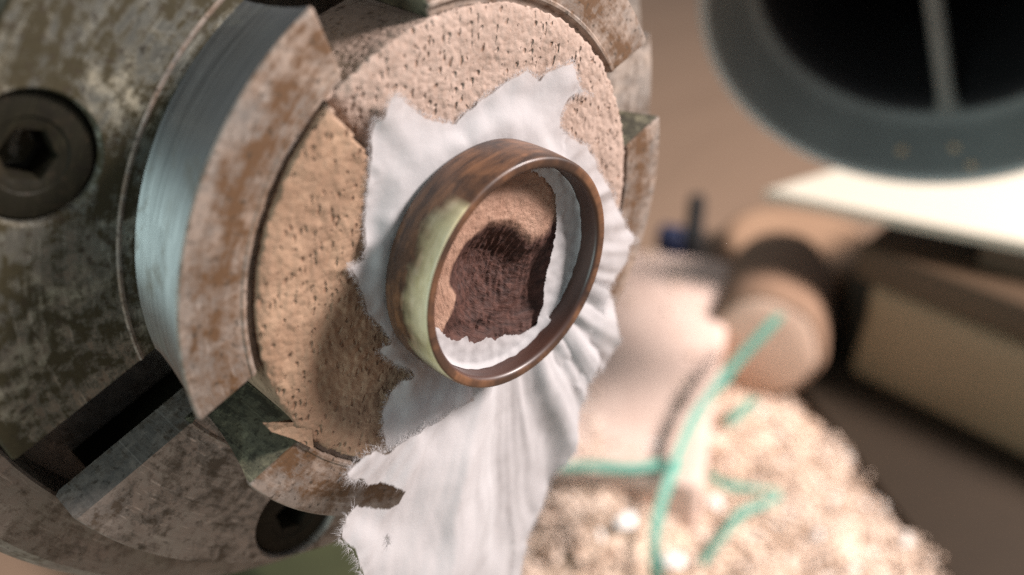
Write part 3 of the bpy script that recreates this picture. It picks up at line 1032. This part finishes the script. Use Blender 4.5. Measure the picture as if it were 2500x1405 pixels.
V, F = [], []
nx, ny = 110, 120
for j in range(ny + 1):
    for i in range(nx + 1):
        x = -165 + 190 * i / nx; y = 20 + 200 * j / ny
        V.append((x, y, -164 + heap_h(x, y)))
for j in range(ny):
    for i in range(nx):
        a = j * (nx + 1) + i
        F.append((a, a + 1, a + nx + 2, a + nx + 1))
heap = mesh_obj('sawdust_heap', V, F, M_dust.m)
tag(heap, 'heap of pale sawdust spread over the bench below the chuck', 'sawdust', kind='stuff')
V, F, cols = [], [], []
for _ in range(14000):
    x = random.uniform(-150, 40); y = random.uniform(35, 205)
    hh = heap_h(x, y)
    onp = in_poly(x, y, PLANK_KEEP)
    if onp:
        if random.random() > .05 + .9 * max(0, (138 - y) / 60) ** 2: continue
        hh = 27.6
    if hh < .6: continue
    if hh < 1.5 and random.random() > .7 * max(0, (hh + 2.0) / 3.5) ** 2: continue
    z = -164 + max(hh, 2.2 if x < -42 else 5.8) + random.uniform(0, 1.6)
    far = 1.0 if hh > 1.5 else .6
    L = random.uniform(1.0, 4.5) * far; w = random.uniform(.5, 1.7) * far; curl = random.uniform(-1.4, 1.4)
    sg = .12 if onp else .5
    rotm = Matrix.Rotation(random.uniform(0, 6.28), 3, 'Z') @ Matrix.Rotation(random.gauss(0, sg), 3, 'X') @ Matrix.Rotation(random.gauss(0, sg), 3, 'Y')
    s0 = len(V); N = 4
    for k in range(N + 1):
        t = k / N - .5
        c = Vector((L * t, 0, curl * (.25 - t * t)))
        for sgn in (-1, 1):
            q = rotm @ (c + Vector((0, sgn * w / 2, 0)))
            V.append((x + q.x, y + q.y, z + q.z))
    for k in range(N): F.append((s0 + 2 * k, s0 + 2 * k + 1, s0 + 2 * k + 3, s0 + 2 * k + 2))
    t = random.random(); b = random.uniform(.75, 1.1)
    if random.random() < .03: c = (.16, .11, .075)
    elif random.random() < .03: c = (.80, .77, .72)
    else: c = ((.56 + .22 * t) * b, (.41 + .24 * t) * b, (.30 + .25 * t) * b)
    cols += [(*c, 1)] * (2 * (N + 1))
k = NT('wood_shavings')
a = k.n('ShaderNodeAttribute', attribute_name='chip_colour')
k.set('Base Color', k.mix(k.noise(500, 3, .6), a.outputs['Color'], a.outputs['Color'])); k.set('Roughness', .85)
sh = mesh_obj('wood_shavings', V, F, k.m)
ca = sh.data.color_attributes.new('chip_colour', 'FLOAT_COLOR', 'POINT')
ca.data.foreach_set('color', [c for q in cols for c in q])
tag(sh, 'scattered curled pale wood shavings covering the sawdust', 'shavings', kind='stuff')

# white crumbs on the heap
M_white = mat_plain('white_crumb', (.74, .73, .70), .8, 0, .08)
WL = ['small white crumb beside the bent end of the green strap', 'white scrap left of the long green strap near the bottom', 'white crumb under the short green strap by the tissue', 'white scrap at the foot of the long green strap', 'lone white crumb in the shavings right of the green straps']
for i, (x, y, s) in enumerate(((-45, 127, 1.8), (-50.4, 94.6, 2.6), (-68.9, 105.8, 2.0), (-38.5, 99.5, 2.8), (-18.9, 137.6, 1.6))):
    bm = bmesh.new()
    bmesh.ops.create_icosphere(bm, subdivisions=2, radius=s * MM)
    for v in bm.verts:
        v.co = Vector((v.co.x * 1.3, v.co.y * .8, v.co.z * .55)) + Vector(noise.noise_vector(v.co * 350 + Vector((i * 5, 0, 0)))) * .9 * MM
    me = bpy.data.meshes.new('white_crumb'); bm.to_mesh(me); bm.free(); me.materials.append(M_white)
    o = bpy.data.objects.new('white_crumb', me); COL.objects.link(o)
    o.location = Vector((x, y, -163 + max(heap_h(x, y), 2) + 2.2)) * MM
    o.rotation_euler = (0, 0, i * 1.3)
    tag(o, WL[i], 'crumb', 'white crumbs on the shavings')

# ------------------------------------------------------------------ green plastic strapping
M_strap = NT('green_plastic_strap')
fs = M_strap.noise(400, 3, .5)
M_strap.set('Base Color', M_strap.mix(fs, (.075, .25, .185), (.13, .36, .28)))
M_strap.set('Roughness', .7)


def strap(name, pts, w, label, th=.35):
    # smooth the path (Catmull-Rom), sweep a thin flat strip with thickness
    P = [Vector(p) for p in pts]
    P = [P[0] * 2 - P[1]] + P + [P[-1] * 2 - P[-2]]
    path = []
    for i in range(1, len(P) - 2):
        for k in range(8):
            t = k / 8
            a, b, c, d = P[i - 1], P[i], P[i + 1], P[i + 2]
            path.append(.5 * ((2 * b) + (c - a) * t + (2 * a - 5 * b + 4 * c - d) * t * t + (3 * b - a - 3 * c + d) * t ** 3))
    path.append(P[-2])
    V, F = [], []
    for i, p in enumerate(path):
        tg = (path[min(i + 1, len(path) - 1)] - path[max(i - 1, 0)]).normalized()
        tw = .5 * math.sin(i * .09 + len(name))
        side = tg.cross(Vector((.35, -.35, .87))).normalized()
        nrm = side.cross(tg)
        side = (side * math.cos(tw) + nrm * math.sin(tw)); nrm = side.cross(tg)
        for sx, sn in ((-1, -1), (1, -1), (1, 1), (-1, 1)):
            V.append(p + side * sx * (w / 2) * (1 + .35 * noise.noise(p * .12)) + nrm * sn * th / 2)
    n = len(path)
    for i in range(n - 1):
        for j in range(4):
            q = (j + 1) % 4
            F.append((i * 4 + j, i * 4 + q, i * 4 + 4 + q, i * 4 + 4 + j))
    F += [(0, 1, 2, 3), tuple(4 * (n - 1) + j for j in (3, 2, 1, 0))]
    o = mesh_obj(name, V, F, M_strap.m); fix_normals(o); sharp(o, 40)
    tag(o, label, 'strap', 'green plastic straps on the shavings')
    return o


strap('green_strap', [(-62.4, 178.8, -120), (-60.8, 163, -122), (-60, 152.8, -124), (-56.7, 132.7, -127), (-52.7, 120.6, -129), (-49.4, 112.3, -131), (-45.3, 102.1, -135), (-40.5, 94.6, -139), (-36.5, 91.1, -144), (-33.8, 90, -149), (-31, 88, -155)], 2.9,
      'longest green plastic strap, rising from the shavings toward the log')
strap('green_strap', [(-72, 93, -133), (-66.5, 98.8, -132.6), (-58.5, 106, -132.6), (-52, 115, -133), (-47.8, 118.3, -137)], 2.3,
      'short straight green strap emerging from behind the tissue')
strap('green_strap', [(-58, 133.6, -149.5), (-52, 132.6, -147.5), (-45, 131.8, -146.5), (-38.5, 135.5, -146), (-33.9, 139, -146), (-31.9, 137, -146), (-33.8, 131, -146), (-35.2, 125.5, -146), (-34.6, 119.2, -146.5), (-33.8, 112, -147), (-33.1, 105.5, -148.5)], 2.4,
      'green strap bent into a sharp hook on the shavings')
strap('green_strap', [(-61.8, 171.5, -148), (-61, 166, -146.5), (-60.5, 161, -147), (-62, 157, -149.5)], 3.0,
      'tiny green strap scrap poking out below the log')
